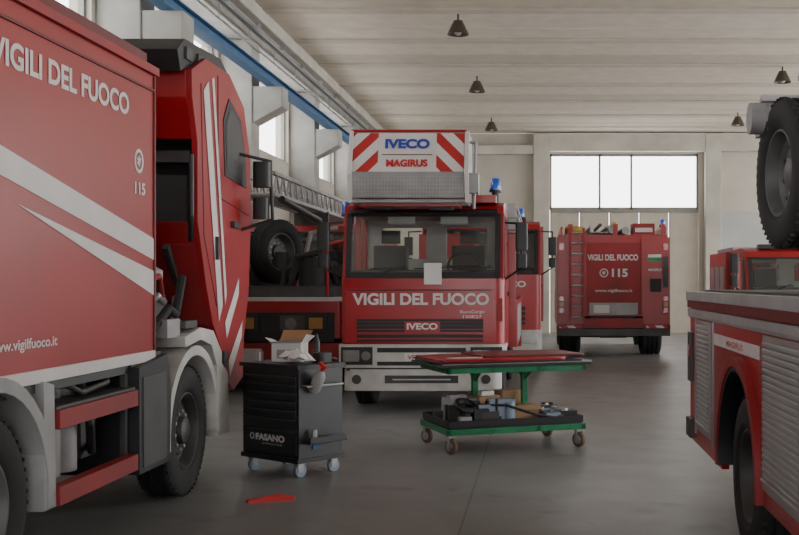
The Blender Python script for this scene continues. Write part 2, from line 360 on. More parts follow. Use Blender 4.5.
b.text('EuroCargo',(x1-.42,yf-.029,1.32),.05,'f',WHT,.32,bold=.02); b.text('150E27',(x1-.42,yf-.029,1.26),.04,'f',WHT,.25,bold=.02)
for xx in(x0+.03,x1-.1): b.box(xx,xx+.07,yf+.0,yf+.06,1.2,1.5,RED2)
b.prism(rrect(x0-.02,x1+.02,yf-.12,yf+.45,.14),.60,.90,CRM,'z'); b.prism(rrect(x0+.05,x1-.05,yf-.10,yf+.4,.14),.30,.58,CRM,'z')
b.box(x0+.1,x1-.1,yf-.09,yf+.3,.56,.62,BLK)
b.box(x0+.5,x1-.5,yf-.125,yf-.09,.63,.68,BLK); b.box(x0+.5,x1-.5,yf-.125,yf-.09,.80,.86,BLK)
b.box(x0+.6,x1-.6,yf-.11,yf-.09,.40,.50,DST); b.box(x0+.7,x1-.7,yf-.115,yf-.1,.44,.455,CRM)
for xx in(x0+.03,x1-.44):
    b.box(xx,xx+.41,yf-.13,yf-.08,.64,.87,BLK); b.box(xx+.03,xx+.24,yf-.14,yf-.12,.68,.83,HEAD); b.cyl((xx+.325,yf-.125,.755),(xx+.325,yf-.14,.755),.06,HEAD,20)
    b.cyl((xx+.2,yf-.115,.45),(xx+.2,yf-.09,.45),.06,DST)
b.box(cx-.22,cx+.22,yf-.145,yf-.12,.69,.79,PAPR); b.text('VF 22446',(cx,yf-.148,.74),.06,'f',RLET,.36,bold=.02)
b.box(cx+.02,cx+.25,yf-.01,yf-.002,1.68,1.96,PAPR)
for yy in(15.75,19.6):
    b.wheel((x0+.17,yy,.48),.48,.28,(-1,0,0)); b.wheel((x1-.17,yy,.48),.48,.28,(1,0,0))
    b.cyl((x0+.2,yy,.48),(x1-.2,yy,.48),.07,DST)
for xx in(cx-.42,cx+.34): b.box(xx,xx+.08,yf+.3,20.6,.6,.82,DST)
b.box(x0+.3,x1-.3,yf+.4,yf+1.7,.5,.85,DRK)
b.box(x0-.1,x1+.12,16.45,18.9,.75,1.45,RED); b.box(x0-.1,x1+.12,18.9,20.6,1.05,1.45,RED); b.box(x0-.1,x1+.12,20.2,20.6,.55,1.05,RED)
for i in range(3):
    b.box(x1+.12,x1+.135,16.55+i*.8,17.25+i*.8,.82,1.38,ALU)
    b.box(x0-.115,x0-.1,16.55+i*.8,17.25+i*.8,.82,1.38,ALU)
b.cyl((cx,18.8,1.45),(cx,18.8,1.75),.75,DST,32); b.box(cx-.45,cx+.45,18.2,19.6,1.75,2.5,RED); b.box(cx+.5,cx+1.0,17.9,18.6,1.5,2.3,RED)
for dz,w in((0,.48),(.14,.40),(.28,.33)): lattice(b,cx-w,cx+w,14.85,19.8,2.96+dz,3.2+dz,STL)
for xx in(x0-.02,x1+.04):
    b.box(xx-.06,xx+.06,16.5,16.7,1.45,2.5,RED); b.box(xx-.06,xx+.06,16.6,16.66,2.5,2.9,STL)
lattice(b,x1-.1,x1+.1,16.4,20.2,2.45,2.6,STL)
lattice(b,x1-.1,x1+.12,16.6,20.0,2.68,2.8,STL)
bx0,bx1,by=-2.38,-.92,13.9
xs1=-2.03;xs2=-1.30
zt_,zm,zl=3.60,3.07,2.74
b.prism([(by,zl+.03),(by-.04,zm),(by+.1,zt_),(by+.14,zt_),(by+.02,zm),(by+.05,zl+.03)],bx0+.03,bx1-.03,GRYP)
def bq(xa,xb,m,e=.006):
    b.poly([(xa,by-.04-e,zm+.02),(xb,by-.04-e,zm+.02),(xb,by+.1-e,zt_-.01),(xa,by+.1-e,zt_-.01)],m)
bq(bx0+.03,xs1,STA); bq(xs2,bx1-.03,STB); bq(xs1,xs2,WHT)
tl=Vector((0,.14,.53)).normalized()
def by_(z): return by-.04+.14*(z-zm-.02)/(zt_-.03-zm)
b.text('IVECO',((xs1+xs2)/2,by_(3.45)-.02,3.45),.13,(Vector((1,0,0)),tl),BLET,.56,bold=.05)
b.text('MAGIRUS',((xs1+xs2)/2,by_(3.20)-.02,3.20),.10,(Vector((1,0,0)),tl),RLET,.52,bold=.05)
b.box(xs1+.05,xs2-.05,by_(3.31)-.016,by_(3.31)-.004,3.305,3.315,DRED)
for i in range(34):
    xx=bx0+.06+i*(bx1-bx0-.12)/33; b.beam((xx,by-.035,zm),(xx,by-.0,zl+.02),.014,.012,GRYP)
for i in range(8):
    t=i/7; b.beam((bx0+.03,by-.04+.04*t,zm-(zm-zl)*t),(bx1-.03,by-.04+.04*t,zm-(zm-zl)*t),.012,.014,GRYP)
b.box(bx0+.06,bx1-.06,by+.04,by+.06,zl+.02,zm-.02,DST)
b.box(bx0,bx1,by+.0,by+.8,zl-.03,zl,GRYP)
for xx in(bx0-.02,bx1-.02):
    b.prism([(by-.03,zm+.02),(by+.1,zt_),(by+.75,zt_),(by+.8,zl),(by+.02,zl)],xx,xx+.04,GRYP)
    b.prism([(by-.1,zm-.02),(by+.1,zt_+.02),(by+.14,zt_+.02),(by-.02,zm-.06),(by+.04,zl-.03),(by,zl-.03)],xx,xx+.05,WHT)
b.tube([(bx0,by+.12,zt_+.02),(bx1,by+.12,zt_+.02)],.02,RED)
b.tube([(bx0+.05,by+.7,zt_-.05),(bx0+.05,by+.7,zl)],.02,STL); b.tube([(bx1+.08,by+.2,zl-.1),(bx1+.1,by+.3,zt_-.1),(bx1,by+.3,zt_-.1)],.02,GRYP)
b.box(bx0+.2,bx0+.5,by+.2,by+.55,zl-.09,zl-.03,BLK); b.box(bx1-.5,bx1-.2,by+.2,by+.55,zl-.09,zl-.03,BLK)
b.box(bx0+.1,bx1-.1,by+.1,by+.7,zl-.07,zl-.03,RED)
b.box(bx1+.0,bx1+.14,by+.1,by+.4,zl+.1,zl+.35,GRYP)
for xx in(bx0+.35,bx1-.35): b.cyl((xx,by+.45,zl-.08),(xx,by+.45,2.84),.05,DST)
beacon(b,x1-.14,yf+.45,2.95,.07); b.cyl((x1-.14,yf+.45,2.75),(x1-.14,yf+.45,2.93),.05,BLK); beacon(b,x0+.02,yf+.35,2.62,.06)
b.box(x0-.0,x0+.1,yf+.3,yf+.5,2.5,2.6,BLK)
b.done()
# ---------------------------------------------------------------- FAR FIRE ENGINE (rear view)
b=B('fire_engine',.012)
x0,x1,yf=.39,2.95,25.2; cx=(x0+x1)/2
b.box(x0,x1,yf,yf+4.6,.95,2.74,RED); b.box(x0,x0+.62,yf-.0,yf+4.6,.7,.95,RED); b.box(x1-.62,x1,yf,yf+4.6,.7,.95,RED)
b.box(x0+.65,x1-.65,yf-.02,yf,.98,2.62,RED2)
for i in range(12): b.box(x0+.67,x1-.67,yf-.025,yf-.019,1.1+i*.045,1.103+i*.045,DRED)
b.box(x0+.62,x0+.65,yf-.04,yf,.95,2.7,RED); b.box(x1-.65,x1-.62,yf-.04,yf,.95,2.7,RED)
b.text('VIGILI DEL FUOCO',(cx-.02,yf-.03,2.28),.14,'f',WHT,1.15,bold=.035)
b.text('115',(cx+.14,yf-.03,1.93),.19,'f',WHT,.36,bold=.04)
b.lathe([(.10,0),(.10,.006),(.075,.006),(.075,0)],(cx-.22,yf-.022,1.93),(0,-1,0),WHT,24,True); b.text('*',(cx-.22,yf-.03,1.93),.09,'f',WHT,bold=.03)
b.text('www.vigilfuoco.it',(cx,yf-.03,1.52),.09,'f',WHT,.85,bold=.02)
b.box(cx-.55,cx+.55,yf-.045,yf-.02,.98,1.25,GRYP); b.box(cx-.45,cx-.1,yf-.05,yf-.04,1.02,1.2,PAPR); b.box(cx+.05,cx+.45,yf-.05,yf-.04,1.04,1.18,GRYP)
b.box(x0+.0,x0+.6,yf-.1,yf+.1,.66,.76,DRED); b.box(x1-.6,x1,yf-.1,yf+.1,.66,.76,DRED); b.box(x0+.05,x0+.55,yf-.105,yf-.1,.68,.74,STY); b.box(x1-.55,x1-.05,yf-.105,yf-.1,.68,.74,STY); b.box(x0+.6,x1-.6,yf-.08,yf+.1,.68,.9,RED2); b.box(x0+.0,x1,yf-.06,yf+.2,.5,.66,DST)
for xx in(x0+.04,x1-.16):
    b.box(xx,xx+.12,yf-.03,yf,1.0,1.42,BLK); b.box(xx+.01,xx+.11,yf-.04,yf-.02,1.02,1.14,TAIL); b.box(xx+.01,xx+.11,yf-.04,yf-.02,1.16,1.27,AMB); b.box(xx+.01,xx+.11,yf-.04,yf-.02,1.29,1.4,TAIL)
    b.box(xx,xx+.12,yf-.03,yf,1.6,2.3,DST if xx>cx else RED)
    b.box(xx+.01,xx+.11,yf-.035,yf,2.45,2.6,TAIL)
b.box(x1-.5,x1-.2,yf-.012,yf,2.28,2.35,WHT); b.box(x1-.5,x1-.2,yf-.012,yf,2.20,2.27,GRN2)
b.text('MAGIRUS',(x1-.34,yf-.02,2.0),.06,'f',WHT,.3,bold=.03)
b.box(x1-.45,x1-.2,yf-.03,yf,1.5,1.8,DRK)
for xx in(x0+.30,x0+.60): b.beam((xx,yf-.12,.85),(xx,yf-.12,2.95),.05,.05,RED2)
for i in range(9): b.cyl((x0+.3,yf-.12,.92+i*.24),(x0+.6,yf-.12,.92+i*.24),.022,GRYP,8)
for z in(1.0,2.6):
    for xx in(x0+.3,x0+.6): b.beam((xx,yf-.12,z),(xx,yf,z),.03,.03,STL)
b.box(x0+.05,x1-.05,yf+.05,yf+4.5,2.74,2.80,RED)
for xx in(x0+.08,x1-.12): b.box(xx,xx+.05,yf+.05,yf+4.5,2.8,2.98,RED)
lattice(b,x0+.75,x0+1.15,yf+.05,yf+4.2,2.85,2.98,STL)
b.lathe([(.12+.07*math.cos(a*pi/4),.07*math.sin(a*pi/4)) for a in range(8)],(x0+.42,yf+.3,2.93),(0,0,1),YEL,24,True)
b.box(x0+.2,x0+.6,yf+.3,yf+1.5,2.8,3.0,YEL)
b.cyl((cx+.0,yf+.15,2.93),(cx+.0,yf+3,2.93),.11,STL); b.cyl((cx+.28,yf+.1,2.9),(cx+.28,yf+3,2.9),.09,GRYP); b.cyl((cx+.02,yf+.1,3.05),(cx+.02,yf+2,3.05),.05,YEL)
b.box(cx+.45,cx+.95,yf+.15,yf+.8,2.8,3.06,RED2); b.box(cx+.5,cx+.9,yf+.13,yf+.15,2.86,2.96,WHT); b.cyl((cx-.3,yf+.1,3.02),(cx-.3,yf+2.5,3.02),.04,DST)
for xx in(x0+.25,cx,x1-.2): b.box(xx,xx+.1,yf+.02,yf+.1,2.78,3.04,RED)
beacon(b,x1-.15,yf+.2,3.0,.06)
b.wheel((x0+.32,yf+1.4,.52),.52,.5,(-1,0,0)); b.wheel((x1-.32,yf+1.4,.52),.52,.5,(1,0,0)); b.wheel((x0+.22,yf+5.4,.52),.52,.3,(-1,0,0)); b.wheel((x1-.22,yf+5.4,.52),.52,.3,(1,0,0))
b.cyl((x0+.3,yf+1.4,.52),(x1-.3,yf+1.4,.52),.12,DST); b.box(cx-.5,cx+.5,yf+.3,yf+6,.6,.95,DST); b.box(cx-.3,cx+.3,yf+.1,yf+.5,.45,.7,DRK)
b.box(x0+.05,x1-.05,yf+4.7,yf+6.6,.7,2.6,RED)
b.done()
# ---------------------------------------------------------------- LEFT TRUCK (tilted cab)
b=B('fire_truck',.012)
X=-2.8; XI=-5.22
b.box(XI,X,2.6,8.05,1.2,3.2,RED); b.box(XI-.02,X+.03,2.57,8.08,3.2,3.26,RED2); b.box(XI,X-.04,2.6,8.02,3.26,3.36,DRED)
b.box(X,X+.012,2.6,8.05,3.08,3.10,DRED); b.box(X,X+.012,2.6,8.05,1.14,1.215,WHT); b.box(-5.2,X-.02,2.6,8.05,1.08,1.2,DST)
b.box(X-.01,X+.012,8.03,8.06,1.2,3.2,DRED)
e=X+.005
sl=(2.26-1.87)/2.25
b.poly([(e,2.6,2.26+sl*3.15),(e,8.04,1.865),(e,8.04,2.02),(e,2.6,2.415+sl*3.15)],WHT)
b.poly([(e,5.92,2.127),(e,8.04,1.61),(e,8.04,1.785)],WHT)
b.text('VIGILI DEL FUOCO',(X+.004,6.60,2.91),.145,'r',WHT,1.90,bold=.03)
b.text('115',(X+.004,7.76,2.36),.085,'r',WHT,.2,bold=.03)
b.lathe([(.085,0),(.085,.006),(.06,.006),(.06,0)],(X,7.74,2.55),(1,0,0),WHT,24,True); b.text('*',(X+.005,7.74,2.55),.08,'r',WHT,bold=.03)
b.text('www.vigilfuoco.it',(X+.004,6.02,1.36),.075,'r',WHT,.82,bold=.02)
for yc,r0,r1,mm in((5.62,.62,.70,GRYP),(8.9,.60,.68,CRM)):
    pts=arc(yc,.52,r1,-8,188,20)+arc(yc,.52,r0,188,-8,20)
    b.prism(pts,X-.45,X+.04,mm)
b.prism([(6.2,.42),(6.2,1.15),(6.33,1.12),(6.36,.42)],X-.42,X+.03,GRYP)
b.wheel((X-.16,5.62,.52),.52,.3,(1,0,0)); b.wheel((X-.16,8.9,.52),.52,.3,(1,0,0),DST,True)
b.wheel((-5.05,5.62,.52),.52,.3,(-1,0,0)); b.wheel((-5.05,8.9,.52),.52,.3,(-1,0,0))
for yc in(5.62,8.9): b.cyl((-5,yc,.52),(X-.2,yc,.52),.08,DST)
for xx in(-4.5,-3.6): b.box(xx,xx+.1,2.8,10.2,.75,1.05,DST)
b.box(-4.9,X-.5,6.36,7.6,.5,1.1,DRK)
b.box(X-.03,X+.05,6.36,7.6,.86,.97,RED2); b.box(X-.03,X+.05,6.36,7.6,.42,.53,RED2); b.box(X-.2,X+.03,6.36,7.6,.97,.99,DST)
for yy in(6.38,7.55): b.box(X-.06,X-.02,yy,yy+.05,.42,1.1,DST)
for yy in(6.6,6.85,7.1): b.cyl((X-.28,yy,.5),(X-.28,yy,1.05),.11,GRYP,20); b.ball((X-.28,yy,1.05),.11,GRYP)
b.tube([(X-.15,7.1,1.1),(X-.1,7.15,.8),(X-.15,7.3,.6),(X-.25,7.5,.7)],.03,BLK); b.box(X-.5,X-.2,7.25,7.5,.55,1.0,DST)
b.tube([(X-.08,6.5,1.15),(X-.05,6.9,1.02),(X-.05,7.3,1.05),(X-.2,7.6,1.15)],.02,DST)
b.prism([(7.62,.38),(7.62,1.12),(8.2,1.18),(8.28,.9),(8.25,.38)],X-.55,X+.05,BLK); b.box(X-.3,X+.0,7.6,8.2,1.12,1.2,DST)
b.box(X+.05,X+.06,7.68,8.15,.42,1.05,DST)
b.prism([(9.55,.45),(9.6,1.1),(9.35,1.30),(9.0,1.34),(8.6,1.28),(8.62,1.2),(9.0,1.24),(9.3,1.18),(9.45,1.0),(9.45,.45)],X-.5,X+.05,CRM)
b.box(X-.4,X-.02,8.4,8.7,1.28,1.42,GRYP); b.box(X-.12,X+.02,8.7,9.0,1.34,1.4,DST)
b.prism([(9.55,.38),(9.55,.95),(9.68,1.0),(9.85,.9),(9.9,.38)],XI,X+.03,CRM)
b.box(-5.0,X-.2,10.1,10.3,.4,.7,CRM)
b.box(-4.7,-3.5,8.3,9.4,.9,1.7,DST); b.box(-4.5,-3.7,8.4,9.2,1.7,1.95,DRK); b.cyl((-3.4,8.5,1.3),(-3.4,9.5,1.3),.16,DRK); b.tube([(X-.25,8.25,1.2),(X-.2,8.3,1.6),(X-.3,8.35,1.9),(X-.5,8.6,2.0)],.05,RUB)
b.cyl((X-.3,8.3,1.2),(X-.3,8.3,1.6),.13,BLK); b.tube([(X-.4,8.5,1.4),(X-.2,8.7,1.6),(X-.25,9.0,1.55)],.03,STL)
b.tube([(X-.1,8.3,1.35),(X-.08,8.6,1.5),(X-.12,8.9,1.45),(X-.15,9.15,1.75)],.035,RUB); b.tube([(X-.15,8.2,1.7),(X-.12,8.5,1.75),(X-.2,8.8,1.6)],.025,RED2)
b.cyl((X-.35,8.6,1.35),(X-.35,8.6,1.7),.1,STL); b.box(X-.6,X-.3,8.8,9.2,1.3,1.6,DST); b.lathe([(.1,0),(.12,.02),(.12,.1),(.05,.14)],(X-.3,8.75,1.7),(0,0,1),GRYP,18)
b.cyl((X-.25,9.1,1.0),(X-.3,9.6,2.0),.035,STL)
prof=[(9.16,2.02),(9.08,2.2),(9.08,2.85),(8.94,3.2),(8.92,3.42),(9.3,3.58),(10.0,3.58),(10.5,3.36),(10.72,2.9),(10.74,2.2),(10.66,1.6),(10.5,1.2),(10.45,.82),(10.15,.72),(9.9,.85),(9.72,1.15),(9.5,1.35),(9.3,1.7)]
b.prism(prof,X-.05,X+.0,RED); b.prism(prof,XI,XI+.05,RED)
def strip(pts,t,m,xa=XI+.05,xb=X-.05):
    for p,q in zip(pts[:-1],pts[1:]):
        b.add([(xx,pp[0]+o,pp[1]+o2) for xx in(xa,xb) for pp in(p,q) for o,o2 in((0,0),t)],[(0,1,3,2),(4,6,7,5),(0,4,5,1),(2,3,7,6),(0,2,6,4),(1,5,7,3)],m)
strip([prof[0],prof[1]],(.06,.0),RED); strip([prof[3],prof[4]],(.06,0),RED)
strip([(9.08,2.88),(8.94,3.2)],(.06,0),RED)
strip([prof[i] for i in(0,17,16,15,14,13,12)],(.02,.05),RED2)
strip([prof[i] for i in(4,5,6,7)],(0,-.05),RED); strip([prof[i] for i in(7,8,9,10,11,12)],(-.05,0),RED)
b.box(XI+.1,X-.1,9.45,9.5,1.8,3.4,DRK); b.prism(rrect(X-.55,X-.12,9.25,9.4,.05),2.05,2.6,SEAT,'z'); b.box(X-.4,X-.1,9.2,9.3,2.7,2.8,DST)
for xx in(X-.25,X-.6): b.beam((xx,9.05,2.0),(xx,9.32,1.7),.05,.06,DST)
for i in range(4): b.box(X-.32-.0,X-.1,9.22+i*.05,9.25+i*.05,1.9-i*.09,1.93-i*.09,DRED)
b.tube([(X-.08,9.14,2.05),(X-.04,9.04,2.25),(X-.04,9.04,2.75)],.022,BLK)
b.prism([(8.80,3.38),(8.72,3.54),(8.9,3.66),(9.9,3.70),(10.15,3.6),(10.1,3.55),(9.35,3.56),(8.9,3.42)],-5.1,X-.05,BLK)
for i in range(4): b.box(X-.055,X-.03,8.9+i*.3,9.05+i*.3,3.5,3.6,DST)
b.prism([(9.85,2.65),(9.8,3.15),(9.98,3.36),(10.36,3.22),(10.54,2.85),(10.56,2.6)],X,X+.008,BLK)
b.poly([(X+.012,9.90,2.7),(X+.012,9.86,3.1),(X+.012,10.0,3.28),(X+.012,10.31,3.17),(X+.012,10.48,2.83),(X+.012,10.5,2.66)],DST)
b.poly([(X+.006,9.22,3.3),(X+.006,9.36,3.40),(X+.006,9.78,1.5),(X+.006,9.66,1.36)],WHT)
b.poly([(X+.006,9.46,3.44),(X+.006,9.52,3.46),(X+.006,9.9,1.6),(X+.006,9.85,1.5)],WHT)
b.poly([(X+.006,9.9,1.2),(X+.006,10.3,1.6),(X+.006,10.3,1.75),(X+.006,9.85,1.35)],WHT)
b.poly([(X+.006,10.0,.85),(X+.006,10.4,1.2),(X+.006,10.42,1.35),(X+.006,9.95,1.0)],WHT)
for p,q in(((9.24,2.1),(9.16,3.35)),((9.24,2.1),(9.6,1.5)),((9.66,2.45),(10.65,2.35)),((9.66,2.45),(9.64,3.5))): b.beam((X+.002,*p),(X+.002,*q),.008,.012,DRED)
b.box(X,X+.03,9.55,9.6,1.9,2.1,BLK); b.box(X,X+.035,10.05,10.25,2.2,2.26,BLK)
b.box(X-.02,X+.03,9.75,9.85,.95,1.1,DST)
b.tube([(X,10.3,2.9),(X+.25,10.5,2.85),(X+.27,10.5,2.3),(X,10.4,2.2)],.016,BLK)
b.prism(rrect(X+.10,X+.26,10.4,10.52,.04),2.60,2.84,BLK,'z'); b.prism(rrect(X+.10,X+.24,10.4,10.52,.04),2.3,2.5,BLK,'z')
b.done()
# ---------------------------------------------------------------- SECOND LEFT TRUCK
b=B('rescue_truck',.008)
x0,x1,yf=-5.25,-3.0,17.0
b.prism(rrect(x0,x1,yf,yf+1.9,.1),.85,1.42,RED,'z'); b.box(x0,x1,yf+.0,yf+1.9,1.42,1.48,CRM); b.box(x0-.0,x1,yf+2,yf+6.4,.85,1.8,RED)
b.prism(rrect(x0,x1,yf-.1,yf+.4,.1),.42,.78,RED2,'z'); b.box(x0+.1,x1-.1,yf-.04,yf+.3,.36,.45,BLK); b.box(x0+.1,x0+1.0,yf-.12,yf-.1,.45,.7,CRM)
b.box(x0+.15,x1-.15,yf-.02,yf+.05,.80,1.25,BLK)
for xx in(x0+.2,x1-1.0): 
    b.box(xx,xx+.75,yf-.05,yf+.0,.95,1.22,DRK); b.box(xx+.03,xx+.4,yf-.06,yf-.02,.97,1.2,DST); b.cyl((xx+.2,yf-.05,1.08),(xx+.2,yf-.075,1.08),.09,HEAD,20); b.box(xx+.47,xx+.68,yf-.06,yf-.02,1.0,1.17,AMB)
for xx in(x0+.5,x0+1.0,x1-.6): b.box(xx,xx+.02,yf-.11,yf-.09,.45,.75,DST)
b.box(x0+.2,x1-.2,yf+.2,yf+1.7,1.48,1.65,DST)
b.wheel((-4.25,yf+.9,2.2),.52,.28,(.85,-.5,0)); b.box(-4.5,-4.1,yf+.8,yf+1.4,1.6,2.2,DST)
b.cyl((-3.6,yf+.5,1.6),(-3.6,yf+.5,2.1),.2,DRK); b.box(-3.9,-3.2,yf+1.2,yf+1.8,1.6,2.0,DST); b.tube([(-3.9,yf+.3,1.6),(-3.8,yf+.3,2.1),(-3.4,yf+.5,2.2),(-3.3,yf+.9,1.7)],.05,RUB)
b.tube([(-3.9,yf+.9,1.6),(-3.7,yf+.9,2.5),(-3.3,yf+1.1,2.6)],.04,STL)
b.box(-5.0,-4.6,yf+.4,yf+1.2,1.65,2.0,GRYP); b.cyl((-4.9,yf+1.5,1.9),(-3.4,yf+1.5,1.9),.16,DRK); b.tube([(-3.3,yf+.2,1.5),(-3.3,yf+.2,2.3),(-3.1,yf+.8,2.4)],.025,RED)
cab(b,x0+.0,x1-.1,yf+2.1,1.2,1.85,2.75,1.5,RED); b.box(x0,x1,yf+3.6,yf+6.4,1.8,2.55,RED)
lattice(b,-4.25,-3.75,15.6,23.2,2.95,3.25,GRYP,.4,.028)
for yy in(19.4,22.8): b.box(-4.3,-3.7,yy,yy+.1,2.5,2.95,DST)
b.cyl((-3.7,15.9,2.9),(-3.7,18.6,2.75),.05,DST)
for yy in(yf+1.2,yf+5.1):
    b.wheel((x0+.2,yy,.5),.5,.3,(-1,0,0)); b.wheel((x1-.2,yy,.5),.5,.3,(1,0,0)); b.cyl((x0+.2,yy,.5),(x1-.2,yy,.5),.07,DST)
b.done()
def bgtruck(name,x0,x1,yf,zw,zt,length,k=1):
    b=B(name,.01)
    cab(b,x0,x1,yf,.75,zw,zt,1.8,RED); mirrors(b,x0,x1,yf,zw,zt)
    b.prism(rrect(x0-.02,x1+.02,yf-.1,yf+.4,.12),.4,.8,CRM,'z'); b.box(x0+.3,x1-.3,yf-.02,yf+.02,.9,1.25,BLK)
    for i in range(3): b.box(x0+.3,x1-.3,yf-.035,yf-.015,.95+i*.1,.98+i*.1,RED)
    for xx in(x0+.08,x1-.42): b.box(xx,xx+.34,yf-.12,yf-.08,.55,.72,HEAD)
    b.text('VIGILI DEL FUOCO',((x0+x1)/2,yf-.005,zw-.22),.12,'f',WHT,(x1-x0)*.75,bold=.03)
    b.box(x0-.05,x1+.05,yf+1.9,yf+length,.9,zt-.02,RED)
    for i in range(3):
        a=yf+2.1+i*(length-2.2)/3
        for xx in(x0-.065,x1+.05): b.box(xx,xx+.015,a,a+(length-2.6)/3,1.0,zt-.3,ALU)
    b.box(x0+.1,x1-.1,yf+2,yf+length-.1,zt-.02,zt+.08,GRYP)
    b.box(x0+.6,x1-.6,yf+.3,yf+length-.1,.55,.9,DST)
    for yy in(yf+1.1,yf+length-1.2):
        b.wheel((x0+.18,yy,.5),.5,.3,(-1,0,0)); b.wheel((x1-.18,yy,.5),.5,.3,(1,0,0)); b.cyl((x0+.2,yy,.5),(x1-.2,yy,.5),.07,DST)
    b.box(x0+.3,x1-.3,yf+.35,yf+.6,zt+.0,zt+.08,BLK); beacon(b,x1-.4,yf+.48,zt+.1)
    return b
b=bgtruck('fire_truck',-2.3,.02,21.3,1.9,2.9,6.0); lattice(b,-1.2,-.6,22.5,27,3.0,3.15,STL); b.done()
b=bgtruck('fire_van',3.72,5.9,20,1.55,2.33,4.0); b.done()
# ---------------------------------------------------------------- RIGHT TRUCK
b=B('pumper_truck',.008)
X=1.25;X2=3.7
wy=6.9
side=[(9.22,.42),(9.22,1.56),(4.0,1.56),(4.0,.45),(6.18,.45)]+arc(wy,.52,.68,178,2,18)+[(7.62,.42)]
b.prism(side,X,X+.05,RED); b.prism(side,X2-.05,X2,RED)
b.box(X+.05,X2-.05,4.0,6.1,.5,1.55,DRK); b.box(X+.45,X2-.45,6.1,7.65,.6,1.55,DRK); b.box(X+.05,X2-.05,7.65,9.2,.45,1.55,RED); b.box(X+.05,X2-.05,6.1,7.65,1.3,1.55,DRK)
b.box(X-.03,X2+.03,3.97,9.28,1.56,1.63,GRYP); b.box(X+.1,X2-.1,4.1,9.1,1.63,1.645,DST)
b.box(X-.02,X,4.0,9.24,1.44,1.49,GRYP); b.box(X-.025,X,4.0,9.24,1.50,1.56,DRED); b.box(X-.015,X,4.0,9.24,1.42,1.44,STL)
def shutter(y0,y1,z0,z1):
    b.box(X-.012,X,y0-.03,y1+.03,z0-.03,z1+.03,STL)
    n=int((z1-z0)/.035)
    for i in range(n):
        z=z0+i*(z1-z0)/n; b.prism([(X-.013,z+.002),(X-.022,z+.008),(X-.022,z+.026),(X-.013,z+.033)],y0,y1,ALU,'y')
    b.cyl((X-.04,y0+.1,z0+.05),(X-.04,y1-.1,z0+.05),.012,STL,8)
shutter(4.3,6.15,.58,1.38); shutter(8.15,8.72,.58,1.38)
b.box(X-.006,X,6.3,7.95,1.26,1.34,WHT); b.text('MAGIRUS',(X-.008,7.1,1.30),.04,'l',RLET,.6,bold=.01)
for yy in(7.98,8.85): b.box(X-.012,X,yy,yy+.03,.5,1.42,STL)
b.box(X-.03,X+.0,9.02,9.18,.9,1.3,DST); b.box(X-.04,X,8.95,9.2,.45,.6,DST); b.box(X-.035,X-.01,9.05,9.15,1.1,1.2,TAIL)
b.prism(arc(wy,.52,.72,-5,185,20)+arc(wy,.52,.66,185,-5,20),X-.05,X+.35,RED2); b.prism(arc(wy,.52,.665,-5,185,20)+arc(wy,.52,.63,185,-5,20),X-.04,X+.35,BLK)
b.wheel((X+.17,wy,.5),.5,.3,(-1,0,0),DST); b.wheel((X2-.17,wy,.5),.5,.3,(1,0,0)); b.cyl((X+.2,wy,.5),(X2-.2,wy,.5),.09,DST)
for xx in(X+.75,X2-.85): b.box(xx,xx+.1,3.0,9.4,.6,.8,DST)
b.prism(rrect(X+.1,X2-.1,1.6,3.9,.1),.6,2.2,RED,'z'); b.wheel((X+.27,2.6,.5),.5,.3,(-1,0,0)); b.wheel((X2-.27,2.6,.5),.5,.3,(1,0,0)); b.cyl((X+.2,2.6,.5),(X2-.2,2.6,.5),.08,DST)
b.wheel((1.70,7.4,2.43),.5,.27,(-1,-.10,0),RIM)
b.box(1.92,2.02,7.35,7.45,1.64,2.95,DST); b.box(1.75,2.4,7.36,7.44,2.38,2.48,DST); b.box(2.3,2.4,7.0,7.8,1.64,2.9,GRYP)
b.cyl((1.45,7.7,2.84),(1.6,7.7,2.84),.11,GRYP,24); b.box(1.55,1.9,7.55,8.0,2.74,2.93,GRYP); b.box(1.5,2.4,7.5,7.58,2.93,2.97,STL)
b.tube([(1.8,7.4,2.93),(1.8,7.35,3.2),(2.3,7.4,3.3),(2.35,7.4,2.9)],.022,STL); lattice(b,1.97,2.35,6.6,8.4,3.05,3.25,STL)
b.box(2.3,2.34,7.5,7.54,2.9,3.06,STL)
b.done()
# ---------------------------------------------------------------- TOOL CABINET
CAB=mat('cabinet_black',(.016,.017,.02),.38,var=.2); BLUC=mat('caster_blue_grey',(.20,.25,.32),.5)
b=B('tool_cabinet',.006)
TC=Matrix.Translation((-2.24,10.05,0))@Matrix.Rotation(math.radians(-38),4,'Z')
b.M=TC
w,d=.385,.25
b.box(-w,w,-d,d,.16,.95,CAB); b.box(-w-.02,w+.02,-d-.03,d+.02,.95,.985,BLK); b.box(-w-.01,w+.01,-d-.02,d+.01,.13,.17,BLK)
z=.2
for h in(.22,.1,.075,.075,.075,.075,.07):
    b.box(-w+.02,w-.02,-d-.018,-d,z,z+h-.01,CAB); b.box(-w+.03,w-.03,-d-.03,-d-.014,z+h-.024,z+h-.012,DST); z+=h
b.text('FASANO',(.02,-d-.021,.33),.06,'f',WHT,.40,bold=.05); b.text('professional tools',(.05,-d-.021,.275),.022,'f',WHT,.27)
b.lathe([(.03,0),(.03,.004),(.021,.004),(.021,0)],(-.23,-d-.019,.33),(0,-1,0),WHT,18,True)
for sx in(-w+.07,w-.07):
    for sy in(-d+.06,d-.06):
        b.box(sx-.035,sx+.035,sy-.035,sy+.035,.105,.13,STL)
        b.box(sx-.03,sx-.024,sy-.03,sy+.03,.045,.11,STL); b.box(sx+.024,sx+.03,sy-.03,sy+.03,.045,.11,STL)
        b.cyl((sx-.02,sy+.01,.06),(sx+.02,sy+.01,.06),.06,BLUC,24); b.cyl((sx-.03,sy+.01,.06),(sx+.03,sy+.01,.06),.02,STL)
